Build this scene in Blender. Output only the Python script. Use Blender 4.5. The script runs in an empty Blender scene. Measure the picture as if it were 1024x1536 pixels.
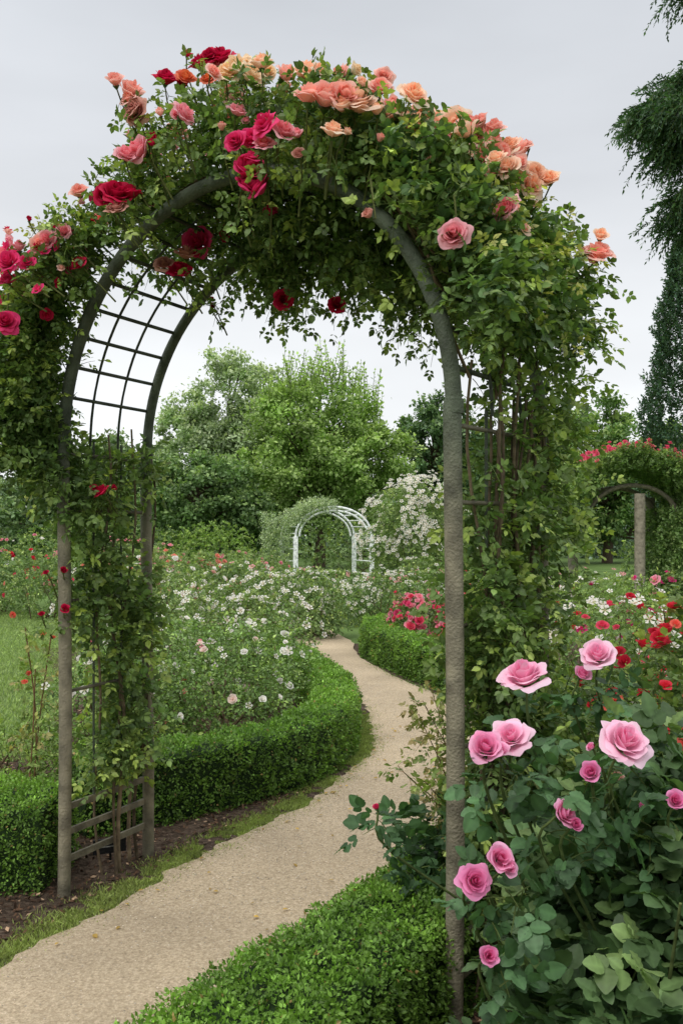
import bpy, math
import numpy as np
rng=np.random.default_rng(7)
pi=math.pi
def s2l(r,g,b):
    f=lambda c:(c/255/12.92 if c/255<=.04045 else ((c/255+.055)/1.055)**2.4)
    return np.array([f(r),f(g),f(b)])
def nrm(a): return a/np.maximum(np.linalg.norm(a,axis=-1,keepdims=True),1e-9)
def rv(n): return nrm(rng.normal(size=(n,3)))
def vnoise(P,sc,seed=0.):
    q=np.asarray(P)*sc; i=np.floor(q); f=q-i; f=f*f*(3-2*f); out=0
    for a in(0,1):
        for b in(0,1):
            for c in(0,1):
                k=i+np.array([a,b,c]); h=np.sin(k[...,0]*127.1+k[...,1]*311.7+k[...,2]*74.7+seed)*43758.5453
                h=h-np.floor(h)
                w=(f[...,0] if a else 1-f[...,0])*(f[...,1] if b else 1-f[...,1])*(f[...,2] if c else 1-f[...,2])
                out=out+h*w
    return out
# ------------------------------------------------------------------ materials
def newmat(name):
    m=bpy.data.materials.new(name); m.use_nodes=True; nt=m.node_tree; nt.nodes.clear()
    out=nt.nodes.new('ShaderNodeOutputMaterial'); return m,nt,out
def attrmat(name,rough=.5,trans=.25,spec=.4,tint=(1.25,1.4,.65),bump=0,bscale=60,mottle=.25,mscale=9,gain=1.):
    m,nt,out=newmat(name); N=nt.nodes; L=nt.links
    a=N.new('ShaderNodeAttribute'); a.attribute_name='Col'
    tc=N.new('ShaderNodeTexCoord'); nz=N.new('ShaderNodeTexNoise'); nz.inputs['Scale'].default_value=mscale; nz.inputs['Detail'].default_value=4
    L.new(tc.outputs['Object'],nz.inputs['Vector'])
    mr=N.new('ShaderNodeMapRange'); mr.inputs['From Min'].default_value=.3; mr.inputs['From Max'].default_value=.7
    mr.inputs['To Min'].default_value=(1-mottle)*gain; mr.inputs['To Max'].default_value=(1+mottle)*gain
    L.new(nz.outputs['Fac'],mr.inputs['Value'])
    mx=N.new('ShaderNodeVectorMath'); mx.operation='SCALE'; L.new(a.outputs['Color'],mx.inputs[0]); L.new(mr.outputs[0],mx.inputs['Scale'])
    p=N.new('ShaderNodeBsdfPrincipled'); L.new(mx.outputs[0],p.inputs['Base Color']); p.inputs['Roughness'].default_value=rough
    p.inputs['Specular IOR Level'].default_value=spec
    last=p.outputs[0]
    if bump:
        b=N.new('ShaderNodeBump'); b.inputs['Strength'].default_value=bump; n2=N.new('ShaderNodeTexNoise'); n2.inputs['Scale'].default_value=bscale; n2.inputs['Detail'].default_value=6
        L.new(tc.outputs['Object'],n2.inputs['Vector']); L.new(n2.outputs['Fac'],b.inputs['Height']); b.inputs['Distance'].default_value=.01; L.new(b.outputs[0],p.inputs['Normal'])
    if trans:
        t=N.new('ShaderNodeBsdfTranslucent'); tm=N.new('ShaderNodeVectorMath'); tm.operation='MULTIPLY'; tm.inputs[1].default_value=tint
        L.new(mx.outputs[0],tm.inputs[0]); L.new(tm.outputs[0],t.inputs['Color'])
        ms=N.new('ShaderNodeMixShader'); ms.inputs[0].default_value=trans; L.new(p.outputs[0],ms.inputs[1]); L.new(t.outputs[0],ms.inputs[2]); last=ms.outputs[0]
    L.new(last,out.inputs[0]); return m
LEAF=attrmat('leaf',.5,.3,.38,gain=1.32)
BARK=attrmat('bark',.85,0,.2,bump=.6,bscale=40,mottle=.4,mscale=25)
PETAL=attrmat('petal',.6,.4,.2,tint=(1.05,1.,1.),mottle=.06,mscale=40)
PAINT=attrmat('weathered_post',.6,0,.35,bump=.6,bscale=110,mottle=.45,mscale=14,gain=1.15)
MATS=[LEAF,BARK,PETAL,PAINT]
def soilmat(name,c1,c2,c3,sc=30,bump=.6,bd=.02,big=1.2,bigamt=.25,cell=.2):
    m,nt,out=newmat(name); N=nt.nodes; L=nt.links
    tc=N.new('ShaderNodeTexCoord')
    n1=N.new('ShaderNodeTexNoise'); n1.inputs['Scale'].default_value=sc; n1.inputs['Detail'].default_value=8; n1.inputs['Roughness'].default_value=.75
    n2=N.new('ShaderNodeTexNoise'); n2.inputs['Scale'].default_value=big; n2.inputs['Detail'].default_value=5
    n3=N.new('ShaderNodeTexVoronoi'); n3.inputs['Scale'].default_value=sc*2.5
    for n in(n1,n2,n3): L.new(tc.outputs['Object'],n.inputs['Vector'])
    cr=N.new('ShaderNodeValToRGB'); e=cr.color_ramp.elements; e[0].position=.3; e[0].color=(*c1,1); e[1].position=.7; e[1].color=(*c3,1); x=e.new(.5); x.color=(*c2,1)
    L.new(n1.outputs['Fac'],cr.inputs[0])
    mr=N.new('ShaderNodeMapRange'); mr.inputs['From Min'].default_value=.3; mr.inputs['From Max'].default_value=.7; mr.inputs['To Min'].default_value=1-bigamt; mr.inputs['To Max'].default_value=1+bigamt
    L.new(n2.outputs['Fac'],mr.inputs['Value'])
    mr2=N.new('ShaderNodeMapRange'); mr2.inputs['To Min'].default_value=1-cell; mr2.inputs['To Max'].default_value=1+cell; L.new(n3.outputs['Color'],mr2.inputs['Value'])
    mm=N.new('ShaderNodeMath'); mm.operation='MULTIPLY'; L.new(mr.outputs[0],mm.inputs[0]); L.new(mr2.outputs[0],mm.inputs[1])
    v=N.new('ShaderNodeVectorMath'); v.operation='SCALE'; L.new(cr.outputs[0],v.inputs[0]); L.new(mm.outputs[0],v.inputs['Scale'])
    p=N.new('ShaderNodeBsdfPrincipled'); p.inputs['Roughness'].default_value=.95; p.inputs['Specular IOR Level'].default_value=.15; L.new(v.outputs[0],p.inputs['Base Color'])
    b=N.new('ShaderNodeBump'); b.inputs['Strength'].default_value=bump; b.inputs['Distance'].default_value=bd; L.new(n1.outputs['Fac'],b.inputs['Height']); L.new(b.outputs[0],p.inputs['Normal'])
    L.new(p.outputs[0],out.inputs[0]); return m
GRASS=soilmat('grass_ground',(.06,.10,.025),(.10,.165,.045),(.16,.23,.07),40,.8,.02,.5,.3)
SOIL=soilmat('soil_mulch',(.03,.02,.014),(.10,.07,.05),(.2,.15,.11),28,1.,.03,2)
PATHM=soilmat('path_sand',(.24,.18,.115),(.43,.345,.235),(.60,.495,.36),75,.6,.008,1.2,.17,.2)
# ------------------------------------------------------------------ builder
class MB:
    def __init__(s): s.v=[];s.c=[];s.lp=[];s.lt=[];s.mi=[];s.sm=[];s.n=0
    def add(s,V,F,C,mat=0,smooth=False):
        V=np.asarray(V,float).reshape(-1,3); C=np.asarray(C,float)
        if C.ndim==1: C=np.broadcast_to(C,(len(V),3))
        Fs=F if isinstance(F,list) else [F]
        for f in Fs:
            f=np.asarray(f,int)
            if f.size==0: continue
            s.lp.append((f+s.n).ravel()); s.lt.append(np.full(len(f),f.shape[1])); s.mi.append(np.full(len(f),mat)); s.sm.append(np.full(len(f),smooth))
        s.v.append(V); s.c.append(C); s.n+=len(V)
    def inst(s,T,P,R,S,C,mat=0,smooth=False):
        TV,TF,tc,ty=T; N=len(P)
        if N==0: return
        S=np.asarray(S,float)
        if S.ndim==0: S=np.full((N,3),float(S))
        elif S.ndim==1: S=np.repeat(S[:,None],3,1)
        V=np.einsum('nij,nkj->nki',R,TV[None]*S[:,None,:])+P[:,None,:]
        k=len(TV); off=(np.arange(N)*k)[:,None,None]
        C=np.asarray(C,float)
        if C.ndim==1: C=np.broadcast_to(C,(N,3))
        CC=C[:,None,:]*tc[None,:,None]
        if ty is not None: CC=CC*(1-ty[None,:,None])+np.array([.55,.36,.05])*ty[None,:,None]
        Fs=[(f[None]+off).reshape(-1,f.shape[1]) for f in TF]
        s.add(V.reshape(-1,3),Fs,CC.reshape(-1,3),mat,smooth)
    def build(s,name,mats=None,parent=None):
        me=bpy.data.meshes.new(name); V=np.concatenate(s.v); lp=np.concatenate(s.lp); lt=np.concatenate(s.lt)
        me.vertices.add(len(V)); me.vertices.foreach_set('co',V.ravel().astype(np.float32))
        me.loops.add(len(lp)); me.loops.foreach_set('vertex_index',lp.astype(np.int32))
        me.polygons.add(len(lt)); st=np.concatenate([[0],np.cumsum(lt)[:-1]]); me.polygons.foreach_set('loop_start',st.astype(np.int32))
        me.polygons.foreach_set('material_index',np.concatenate(s.mi).astype(np.int32))
        me.polygons.foreach_set('use_smooth',np.concatenate(s.sm).astype(bool))
        C=np.concatenate(s.c); a=me.attributes.new('Col','FLOAT_COLOR','POINT'); a.data.foreach_set('color',np.concatenate([np.clip(C,0,1),np.ones((len(C),1))],1).astype(np.float32).ravel())
        for m in (mats or MATS): me.materials.append(m)
        me.update(calc_edges=True); me.validate()
        o=bpy.data.objects.new(name,me); bpy.context.scene.collection.objects.link(o)
        if parent: o.parent=parent
        return o
def frame(a,n):
    a=nrm(a); x=nrm(np.cross(a,n)); n2=np.cross(x,a); return np.stack([x,a,n2],-1)
def tube(mb,pts,r,C,seg=8,mat=1,cap=True):
    pts=np.asarray(pts,float); n=len(pts); r=np.broadcast_to(np.asarray(r,float),(n,))
    T=nrm(np.gradient(pts,axis=0)); ref=np.array([.31,.17,.93]) if abs(T[:,2]).mean()<.8 else np.array([.9,.3,.1])
    X=nrm(np.cross(T,ref)); Y=np.cross(T,X); a=np.arange(seg)*2*pi/seg
    V=pts[:,None]+r[:,None,None]*(np.cos(a)[None,:,None]*X[:,None]+np.sin(a)[None,:,None]*Y[:,None])
    i=np.arange(n-1)[:,None]*seg; j=np.arange(seg)[None]; j2=(j+1)%seg
    F=np.stack([i+j,i+j2,i+seg+j2,i+seg+j],-1).reshape(-1,4)
    C=np.asarray(C,float)
    if C.ndim==2: C=np.repeat(C,seg,0)
    mb.add(V,F,C,mat,True)
    if cap:
        for e in(0,n-1):
            ring=V[e]; mb.add(ring,np.arange(seg)[None],C[e*seg] if C.ndim==2 else C,mat,False)
def box(mb,a,b,w,h,C,mat=3):
    a=np.array(a,float);b=np.array(b,float);t=nrm(b-a); x=nrm(np.cross(t,[0,0,1.])) if abs(t[2])<.95 else np.array([1.,0,0]); y=np.cross(x,t)
    V=[p+sx*x*w/2+sy*y*h/2 for p in(a,b) for sx,sy in((-1,-1),(1,-1),(1,1),(-1,1))]
    mb.add(V,np.array([[0,1,2,3],[7,6,5,4],[0,4,5,1],[1,5,6,2],[2,6,7,3],[3,7,4,0]]),C,mat)
def spline(P,n):
    P=np.asarray(P,float); P=np.vstack([2*P[0]-P[1],P,2*P[-1]-P[-2]]); m=len(P)-3; u=np.linspace(0,m-1e-6,n); i=u.astype(int); t=(u-i)[:,None]
    a,b,c,d=P[i],P[i+1],P[i+2],P[i+3]
    return .5*((2*b)+(-a+c)*t+(2*a-5*b+4*c-d)*t**2+(-a+3*b-3*c+d)*t**3)
# ------------------------------------------------------------------ templates
def leafT(w=.3,fold=.07,droop=.12):
    V=np.array([[0,0,0],[-w*.8,.28,fold],[-w*.85,.62,fold-.02],[0,1,-droop],[w*.85,.62,fold-.02],[w*.8,.28,fold],[0,.3,0],[0,.65,-.02]])
    return V,[np.array([[0,6,1],[0,5,6],[2,7,3],[4,3,7]]),np.array([[1,6,7,2],[6,5,4,7]])],np.array([.9,1,1,1.05,1,1,1.12,1.12]),None
LT=leafT(.36)
def bigleaf():
    ts=np.linspace(0,1,9); V=[];C=[]
    for k,t in enumerate(ts):
        w=.42*math.sin(pi*min(1,t*.96+.02)**.8)**.75*(1 if k%2 else .93); z=-.14*t*t+.03*math.sin(t*22)
        for s in(-1,-.5,0,.5,1): V.append([s*w,t,z+.13*abs(s)*w+ (.02 if abs(s)==.5 else 0)]); C.append(1.25 if s==0 else (.97+.06*(k%2)))
    F=[[k*5+j,k*5+j+1,k*5+j+6,k*5+j+5] for k in range(8) for j in range(4)]
    return np.array(V),[np.array(F)],np.array(C),None
LB=bigleaf()
LQ=(np.array([[0,0,0],[-.32,.45,.06],[0,1,-.05],[.32,.45,.06]]),[np.array([[0,3,2,1]])],np.ones(4),None)
LQN=(np.array([[0,0,0],[-.19,.45,.03],[0,1,-.05],[.19,.45,.03]]),[np.array([[0,3,2,1]])],np.ones(4),None)
def roseT(layers,nu,nv,openn=1.):
    # a furled heart and progressively wider, rolled outer petals; every petal differs
    V=[];F=[];C=[];O=[]; n=0; Lk=len(layers)
    for k,npet in enumerate(layers):
        o=k/(Lk-1)
        for p in range(npet):
            oo=np.clip(o*openn+rng.uniform(-.07,.09),0,1.1); ph=2*pi*(p+rng.uniform(-.22,.22))/npet+k*1.9; half=max(.78,min(1.6,pi/npet*1.45))*rng.uniform(.9,1.1)*(1-.12*o)
            s,t=np.meshgrid(np.linspace(-1,1,nu),np.linspace(0,1,nv))
            tt=t*(1-.26*abs(s)**2.6-.03*rng.random()+.03*np.cos(s*5+rng.random()*6)*t)
            R=.09+.56*oo**1.1; h=(.86-.16*oo)*rng.uniform(.9,1.08)
            wt=.35+.65*np.sin(np.clip(t,0,1)*pi*.60)
            curl=np.clip(tt-.55,0,1)/.45; cu=rng.uniform(.5,1.5)
            rho=.02+R*np.sin(np.clip(tt*1.2,0,1)*pi/2)**(.9)+curl**2*(.02+.30*oo**1.4)*(.7+.3*cu)
            z=h*tt**(1.35-.25*oo)-curl**2.2*(.01+.30*oo**1.6)*cu-.18*oo**2
            rho=rho*(1+.10*s*(1-.5*o))+.09*oo*s**2*t*t-.02*(1-s*s)*t
            phi=ph+s*half*wt+.35*t*(1-o)
            z=z+.04*np.sin(4*s+rng.random()*6)*t*t*(.2+oo); rho=rho*(1+.05*np.sin(5*s+rng.random()*6)*t)
            v=np.stack([rho*np.cos(phi),rho*np.sin(phi),z-.35],-1).reshape(-1,3)
            i=np.arange(nv-1)[:,None]*nu; j=np.arange(nu-1)[None]
            F.append((np.stack([i+j,i+j+1,i+nu+j+1,i+nu+j],-1).reshape(-1,4))+n)
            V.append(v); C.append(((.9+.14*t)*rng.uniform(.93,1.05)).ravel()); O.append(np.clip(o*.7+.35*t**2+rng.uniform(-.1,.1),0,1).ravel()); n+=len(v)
    return np.concatenate(V),[np.concatenate(F)],np.concatenate(C),None,np.concatenate(O)
ROSES=[roseT(l,10,9,o) for l,o in (([2,3,3,4,5,5],1.),([2,3,4,5,5],.95),([2,3,3,5,6],.85),([3,3,4,5,6],1.),([2,3,4,4,5],.8),([3,4,4,5,5],.92))]
CUPS=[roseT([2,3,4,4],9,8,o) for o in(.45,.6,.7)]
MINI=[roseT([2,3,4],5,5,o) for o in(1.,.75)]
def addrose(mb,P,N,dia,cin,cout,T):
    n=nrm(np.asarray(N,float)); x=nrm(np.cross(n,rng.normal(size=3))); y=np.cross(n,x); R=np.stack([x,y,n],-1)
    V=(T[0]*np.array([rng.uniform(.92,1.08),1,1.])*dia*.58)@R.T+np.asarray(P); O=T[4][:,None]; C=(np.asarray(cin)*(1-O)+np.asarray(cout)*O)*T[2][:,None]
    mb.add(V,T[1],C,2,True)
def calyx(mb,P,N,dia):
    n=nrm(np.asarray(N,float)); P=np.asarray(P,float); tube(mb,[P-n*dia*.42,P-n*dia*.32,P-n*dia*.24],[.03*dia,.10*dia,.15*dia],s2l(70,100,50),7,0)
def flowT(cup=.25):
    V=[[0,0,0]];F=[];C=[1.];Y=[.7]
    for p in range(5):
        a=p*2*pi/5; b=len(V)
        for da,r,z in((-.32,.55,.5),(-.5,.85,.9),(0,1.05,1),(.5,.85,.9),(.32,.55,.5)):
            V.append([r*math.cos(a+da)*.5,r*math.sin(a+da)*.5,z*cup*.5]); C.append(1.); Y.append(0.)
        F+= [[0,b,b+1,b+2],[0,b+2,b+3,b+4]]
    return np.array(V),[np.array(F)],np.array(C),np.array(Y)
FT=flowT()
def flowers(mb,P,N,S,C):
    mb.inst(FT,P,frame(nrm(np.cross(N,rv(len(P)))),N),S,C,2)
def minis(mb,P,N,S,C):
    if len(P)==0: return
    R=frame(nrm(np.cross(N,rv(len(P)))),N); k=rng.integers(0,2,len(P))
    for t in(0,1):
        q=k==t; T=MINI[t]
        if q.any(): mb.inst((T[0]*.6,T[1],T[2],None),P[q],R[q],S[q] if np.ndim(S) else S,C[q],2,True)
# ------------------------------------------------------------------ sprigs
UP=np.array([0,0,1.])
def sprigs(mb,P,D,L,K,ll,col,young=None,compound=True,droop=.25,T=LT,stemr=.0025,upw=.7,stemcol=None,yf=.3,var=.22,tw=.5):
    N=len(P)
    if N==0: return
    D=nrm(D); L=np.broadcast_to(np.asarray(L,float),(N,))[:,None]; side=nrm(np.cross(D,rv(N))); up2=np.cross(side,D); ph=rng.random(N)*6.28
    base=np.asarray(col)*np.exp(rng.normal(size=(N,1))*var*.8); yg=np.asarray(young if young is not None else col*1.5); isy=(rng.random((N,1))<yf)
    PP=[];AA=[];NN=[];SS=[];CC=[];rings=[P]
    for j in range(1,K+1):
        t=j/K; pos=P+D*L*t-UP*droop*L*t*t; Tn=nrm(D-UP*2*droop*t); rings.append(pos)
        a=(ph+j*2.4)[:,None]; lat=side*np.cos(a)+up2*np.sin(a); rd=nrm(Tn*tw+lat) if j<K else Tn
        nn=nrm(UP*upw+rng.normal(size=(N,3))*.45+rd*.1); mixy=np.where(isy,t,t*.25); c=base*(1-mixy)+yg*mixy
        if compound:
            rl=ll*1.5*rng.uniform(.8,1.2,(N,1)); b=nrm(np.cross(rd,nn))
            for f,sg,sc in((1.,0,1.1),(.9,1,1.),(.9,-1,1.),(.42,1,.8),(.42,-1,.8)):
                PP.append(pos+rd*rl*f); AA.append(nrm(rd*(.55 if sg else 1)+b*sg+rng.normal(size=(N,3))*.15)); NN.append(nn+rng.normal(size=(N,3))*.22)
                SS.append(ll*sc*rng.uniform(.75,1.25,N)); CC.append(c*np.exp(rng.normal(size=(N,1))*var))
        else:
            PP.append(pos);AA.append(nrm(rd+rng.normal(size=(N,3))*.2));NN.append(nn);SS.append(ll*rng.uniform(.65,1.3,N));CC.append(c*np.exp(rng.normal(size=(N,1))*var))
    mb.inst(T,np.concatenate(PP),frame(np.concatenate(AA),np.concatenate(NN)),np.concatenate(SS),np.concatenate(CC),0,T is LB)
    if stemr:
        n=K+1; Rg=np.stack(rings,1); an=np.arange(3)*2*pi/3; rr=stemr*(1-.6*np.arange(n)/K)
        V=Rg[:,:,None,:]+rr[None,:,None,None]*(np.cos(an)[None,None,:,None]*side[:,None,None,:]+np.sin(an)[None,None,:,None]*up2[:,None,None,:])
        i=np.arange(n-1)[:,None]*3; j=np.arange(3)[None]; j2=(j+1)%3; F=np.stack([i+j,i+j2,i+3+j2,i+3+j],-1).reshape(-1,4)
        FF=(F[None]+(np.arange(N)*n*3)[:,None,None]).reshape(-1,4)
        mb.add(V.reshape(-1,3),FF,stemcol if stemcol is not None else s2l(84,98,52),1)
def ell(c,r,n,shell=.55,lump=.3,ns=2.3,seed=0,zmin=.03):
    d=rv(n); c=np.asarray(c,float); r=np.asarray(r,float); rad=(rng.uniform(shell**3,1,n)**(1/3))[:,None]; lm=1-lump+2*lump*vnoise(d,ns,seed)[:,None]
    P=c+d*r*rad*lm; ok=P[:,2]>zmin; return P[ok],d[ok]
G_ROSE=s2l(74,98,54); Y_ROSE=s2l(134,150,76); G_DARK=s2l(56,84,44); G_FRESH=s2l(98,124,60); G_BLUE=s2l(58,84,52)
# ------------------------------------------------------------------ ground
def sheet(name,poly,z,mat):
    me=bpy.data.meshes.new(name); me.from_pydata([(x,y,z) for x,y in poly],[],[list(range(len(poly)))]); me.materials.append(mat); o=bpy.data.objects.new(name,me); bpy.context.scene.collection.objects.link(o); return o
sheet('ground',[(-600,-600),(600,-600),(600,600),(-600,600)],0,GRASS)
PL=spline([(-3.2,-2),(-2.4,.6),(-1.85,2.0),(-1.25,3.42),(-.69,4.57),(-.24,5.4),(.08,6.3),(.24,7.2),(.22,8.3),(.05,9.5),(-.22,11),(-.6,13),(-1.3,15),(-2.8,17.2)],260)
PR=spline([(-2.0,-2),(-1.15,.9),(-.5,2.5),(.236,3.76),(.6,4.6),(.95,5.7),(1.13,7.0),(1.08,8.3),(.86,9.4),(.5,10.6),(.22,12.1),(.12,13.8),(-.5,16),(-2,18.5)],260)
nl=vnoise(np.c_[PL,PL[:,:1]*0],5,1)*.10-.05+(vnoise(np.c_[PL,PL[:,:1]*0],16,11)-.5)*.06; nr=vnoise(np.c_[PR,PR[:,:1]*0],5,2)*.06-.03
A=PL+np.c_[nl,nl*.3]; B=PR+np.c_[nr,nr*.3]
mb=MB(); m=12; t=np.linspace(0,1,m)[None,:,None]; G=A[:,None]*(1-t)+B[:,None]*t; n=len(A)
zz=.012+.012*vnoise(np.c_[G.reshape(-1,2),np.zeros(n*m)],1.5,4)
i=np.arange(n-1)[:,None]*m;j=np.arange(m-1)[None];mb.add(np.c_[G.reshape(-1,2),zz],np.stack([i+j,i+j+1,i+m+j+1,i+m+j],-1).reshape(-1,4),[.4,.3,.2],0,True); mb.build('gravel_path',[PATHM])
def off(P,d):
    T=nrm(np.gradient(P,axis=0)); return P+np.c_[-T[:,1],T[:,0]]*d
lb=off(PL,-.08)[::6]; lb=lb[(lb[:,1]>.2)&(lb[:,1]<13)]
sheet('soil_bed',list(map(tuple,lb))+[(-4.2,13),(-3.0,10),(-2.3,7.4),(-2.5,5.5),(-3.6,4.9),(-4.6,2.5),(-4.6,.2)],.005,SOIL)
rb=PR[::6]; rb=rb[(rb[:,1]>-1)&(rb[:,1]<14)]
sheet('soil_bed',[tuple(p+np.array([-.02,0])) for p in rb]+[(9,14),(9,-1)],.005,SOIL)
def blades(mb,P,h,C,w=.004):
    N=len(P); d=nrm(rng.normal(size=(N,3))*np.array([1,1,0])+1e-6); lean=rng.normal(size=(N,3))*np.array([.45,.45,0]); h=(h*rng.uniform(.5,1.3,N))[:,None]
    V=np.stack([P-d*w,P+d*w,P+UP*h*.6+lean*h*.35+d*w*.6,P+UP*h+lean*h],1).reshape(-1,3); F=np.array([[0,1,2],[0,2,3]])
    mb.add(V,(F[None]+(np.arange(N)*4)[:,None,None]).reshape(-1,3),np.repeat(C,4,0),0)
mb=MB(); n=90000
k=rng.integers(30,230,n); P2=off(PL,0)[k]+0; T2=nrm(np.gradient(PL,axis=0))[k]; o=rng.normal(size=n)*.06+.06
P2=P2+np.c_[-T2[:,1],T2[:,0]]*o[:,None]+rng.normal(size=P2.shape)*.035
keep=vnoise(np.c_[P2,P2[:,:1]*0],6,3)*.6+vnoise(np.c_[P2,P2[:,:1]*0],25,6)*.4>.40; P2=P2[keep]
C=s2l(122,136,78)*np.exp(rng.normal(size=(len(P2),1))*.3)+np.array([.04,.025,0])*rng.random((len(P2),1))
blades(mb,np.c_[P2,np.full(len(P2),.003)],.020,C,.0024)
k=rng.integers(20,190,2500); P2=PR[k]+rng.normal(size=(2500,2))*.03; blades(mb,np.c_[P2,np.full(2500,.003)],.03,s2l(100,125,60)*np.exp(rng.normal(size=(2500,1))*.3),.003)
mb.build('grass_verge')
mb=MB(); n=90000; y=rng.uniform(6.5,19,n); x=-y*rng.uniform(.24,.75,n)-.4; C=s2l(130,148,90)*np.exp(rng.normal(size=(n,1))*.2); blades(mb,np.c_[x,y,np.zeros(n)],.04,C,.006); mb.build('lawn')
mb=MB(); n=24000; k=rng.integers(0,200,n); f=rng.random(n)[:,None]; P2=A[k]*f+B[k]*(1-f)+rng.normal(size=(n,2))*.02
O=np.array([[1,0,0],[-1,0,0],[0,1,0],[0,-1,0],[0,0,.6],[0,0,-.6]],float); OF=[np.array([[0,2,4],[2,1,4],[1,3,4],[3,0,4]])]
z=rng.uniform(.015,.024,n); g=rng.uniform(.2,.62,(n,1)); mb.inst((O,OF,np.ones(6),None),np.c_[P2,z],frame(rv(n)*[1,1,.1],np.tile(UP,(n,1))),rng.uniform(.0015,.0045,n),g*np.array([1,.88,.70]),3); mb.build('gravel')
mb=MB(); n=18000; P2=np.c_[rng.uniform(-2.6,.2,n),rng.uniform(2.5,8.5,n)]; q=np.c_[rng.uniform(0,1.2,n//3),rng.uniform(1.5,4.5,n//3)]; P2=np.vstack([P2,q])
def sideof(P,Q): 
    k=np.argmin(((P[:,None]-Q[None,::4])**2).sum(-1),1)*4; T=nrm(np.gradient(Q,axis=0))[k]; d=P-Q[k]; return -T[:,1]*d[:,0]+T[:,0]*d[:,1]
ok=(sideof(P2,PL)>.10)|(sideof(P2,PR)<-.02); P2=P2[ok]; n=len(P2); base=np.where(rng.random((n,1))<.5,s2l(98,74,56),s2l(70,52,40)); base=np.where(rng.random((n,1))<.12,s2l(165,138,112),base)
mb.inst(LQ,np.c_[P2,rng.uniform(.006,.022,n)],frame(rv(n)*[1,1,.35],UP+rv(n)*.6),np.c_[rng.uniform(.01,.03,n),rng.uniform(.015,.045,n),rng.uniform(.01,.03,n)],base*rng.uniform(.6,1.3,(n,1)),1); mb.build('bark_mulch')
mb=MB(); n=110; k=rng.integers(40,150,n); f=rng.random(n)[:,None]**2; P2=A[k]*(1-f)+B[k]*f; mb.inst(LT,np.c_[P2,np.full(n,.028)],frame(rv(n)*[1,1,.1],UP+rv(n)*.3),rng.uniform(.015,.032,n),s2l(170,140,70)*rng.uniform(.5,1.1,(n,1)),0); mb.build('fallen_leaves')
# ------------------------------------------------------------------ hedges
def hedge(name,cl,w,h,dens,ls=.02,bright=1.):
    cl=spline(cl,120); T=nrm(np.gradient(cl,axis=0)); Nn=np.c_[-T[:,1],T[:,0]]; seglen=np.r_[0,np.cumsum(np.linalg.norm(np.diff(cl,axis=0),axis=1))]; Lt=seglen[-1]
    r=.07; prof=[(-w/2,0,-1,0),(-w/2,h-r,-1,0)]
    for a in np.linspace(0,pi/2,5)[1:]: prof.append((-w/2+r-r*math.cos(a),h-r+r*math.sin(a),-math.cos(a),math.sin(a)))
    prof+= [(-p[0],p[1],-p[2],p[3]) for p in prof[::-1]]; prof=np.array(prof)
    pl=np.r_[0,np.cumsum(np.linalg.norm(np.diff(prof[:,:2],axis=0),axis=1))]
    mb=MB(); n=len(cl); m=len(prof); ins=.035
    V=np.zeros((n,m,3)); V[...,:2]=cl[:,None]+Nn[:,None]*(prof[None,:,0]-prof[None,:,2]*ins)[...,None]; V[...,2]=prof[None,:,1]-prof[None,:,3]*ins
    i=np.arange(n-1)[:,None]*m;j=np.arange(m-1)[None]; mb.add(V.reshape(-1,3),np.stack([i+j,i+j+1,i+m+j+1,i+m+j],-1).reshape(-1,4),s2l(34,52,24),1,True)
    for e in(0,n-1): mb.add(V[e],np.arange(m)[None],s2l(34,52,24),1)
    N=int(Lt*pl[-1]*dens); s=rng.uniform(0,Lt,N); q=rng.uniform(0,pl[-1],N)
    cx=np.c_[np.interp(s,seglen,cl[:,0]),np.interp(s,seglen,cl[:,1])]; nx=np.c_[np.interp(s,seglen,Nn[:,0]),np.interp(s,seglen,Nn[:,1])]
    pr=np.stack([np.interp(q,pl,prof[:,k]) for k in range(4)],1)
    P=np.c_[cx+nx*pr[:,:1],pr[:,1]]; No=np.c_[nx*pr[:,2:3],pr[:,3]]
    Ne=int(w*h*dens)
    for e,sg in((0,-1),(n-1,1)):
        a=rng.uniform(-w/2+.01,w/2-.01,Ne); z=rng.uniform(0,h-.02,Ne); P=np.vstack([P,np.c_[cl[e]+Nn[e]*a[:,None],z]]); No=np.vstack([No,np.tile(np.r_[T[e]*sg,0],(Ne,1))])
    No=nrm(No); disp=(vnoise(P,7,1)-.5)*.055+(vnoise(P,22,2)-.5)*.055; P=P+No*(disp+rng.uniform(-.03,.014,len(P)))[:,None]; P[:,2]=np.maximum(P[:,2],.01)
    tuft=nrm(np.stack([vnoise(P,28,s_)-.5 for s_ in(5,6,7)],-1)); ax=nrm(No*.7+tuft*.7+rv(len(P))*.75)
    tip=np.clip(vnoise(P,14,8)*.6+vnoise(P,3,9)*.4,0,1)[:,None]; c=s2l(60,88,36)*(1-tip)+s2l(112,144,58)*tip; c=c*bright*np.exp(rng.normal(size=(len(P),1))*.28); c=np.where(No[:,2:3]>.5,c*1.25,c)  # top leaves lightened: fresh tips, plus painted contrast of lit top against sides
    brn=rng.random((len(P),1))<.012; c=np.where(brn,s2l(150,128,80),c)
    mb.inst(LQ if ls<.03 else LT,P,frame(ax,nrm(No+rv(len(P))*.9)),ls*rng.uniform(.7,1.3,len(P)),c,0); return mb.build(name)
hedge('box_hedge',[(-.95,1.25),(-.32,2.32),(.1,3.02),(.5,3.7),(.85,4.35)],.46,.36,22000,.015)
hedge('box_hedge',[(-3.4,4.5),(-2.4,4.42),(-1.32,4.36)],.5,.40,15000,.016)
hedge('box_hedge',[(-1.42,5.0),(-.95,5.35),(-.5,5.78),(-.2,6.3),(-.06,7.0),(-.08,7.9),(-.25,8.9),(-.55,10),(-.95,11.2)],.34,.39,9500,.02)
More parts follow.
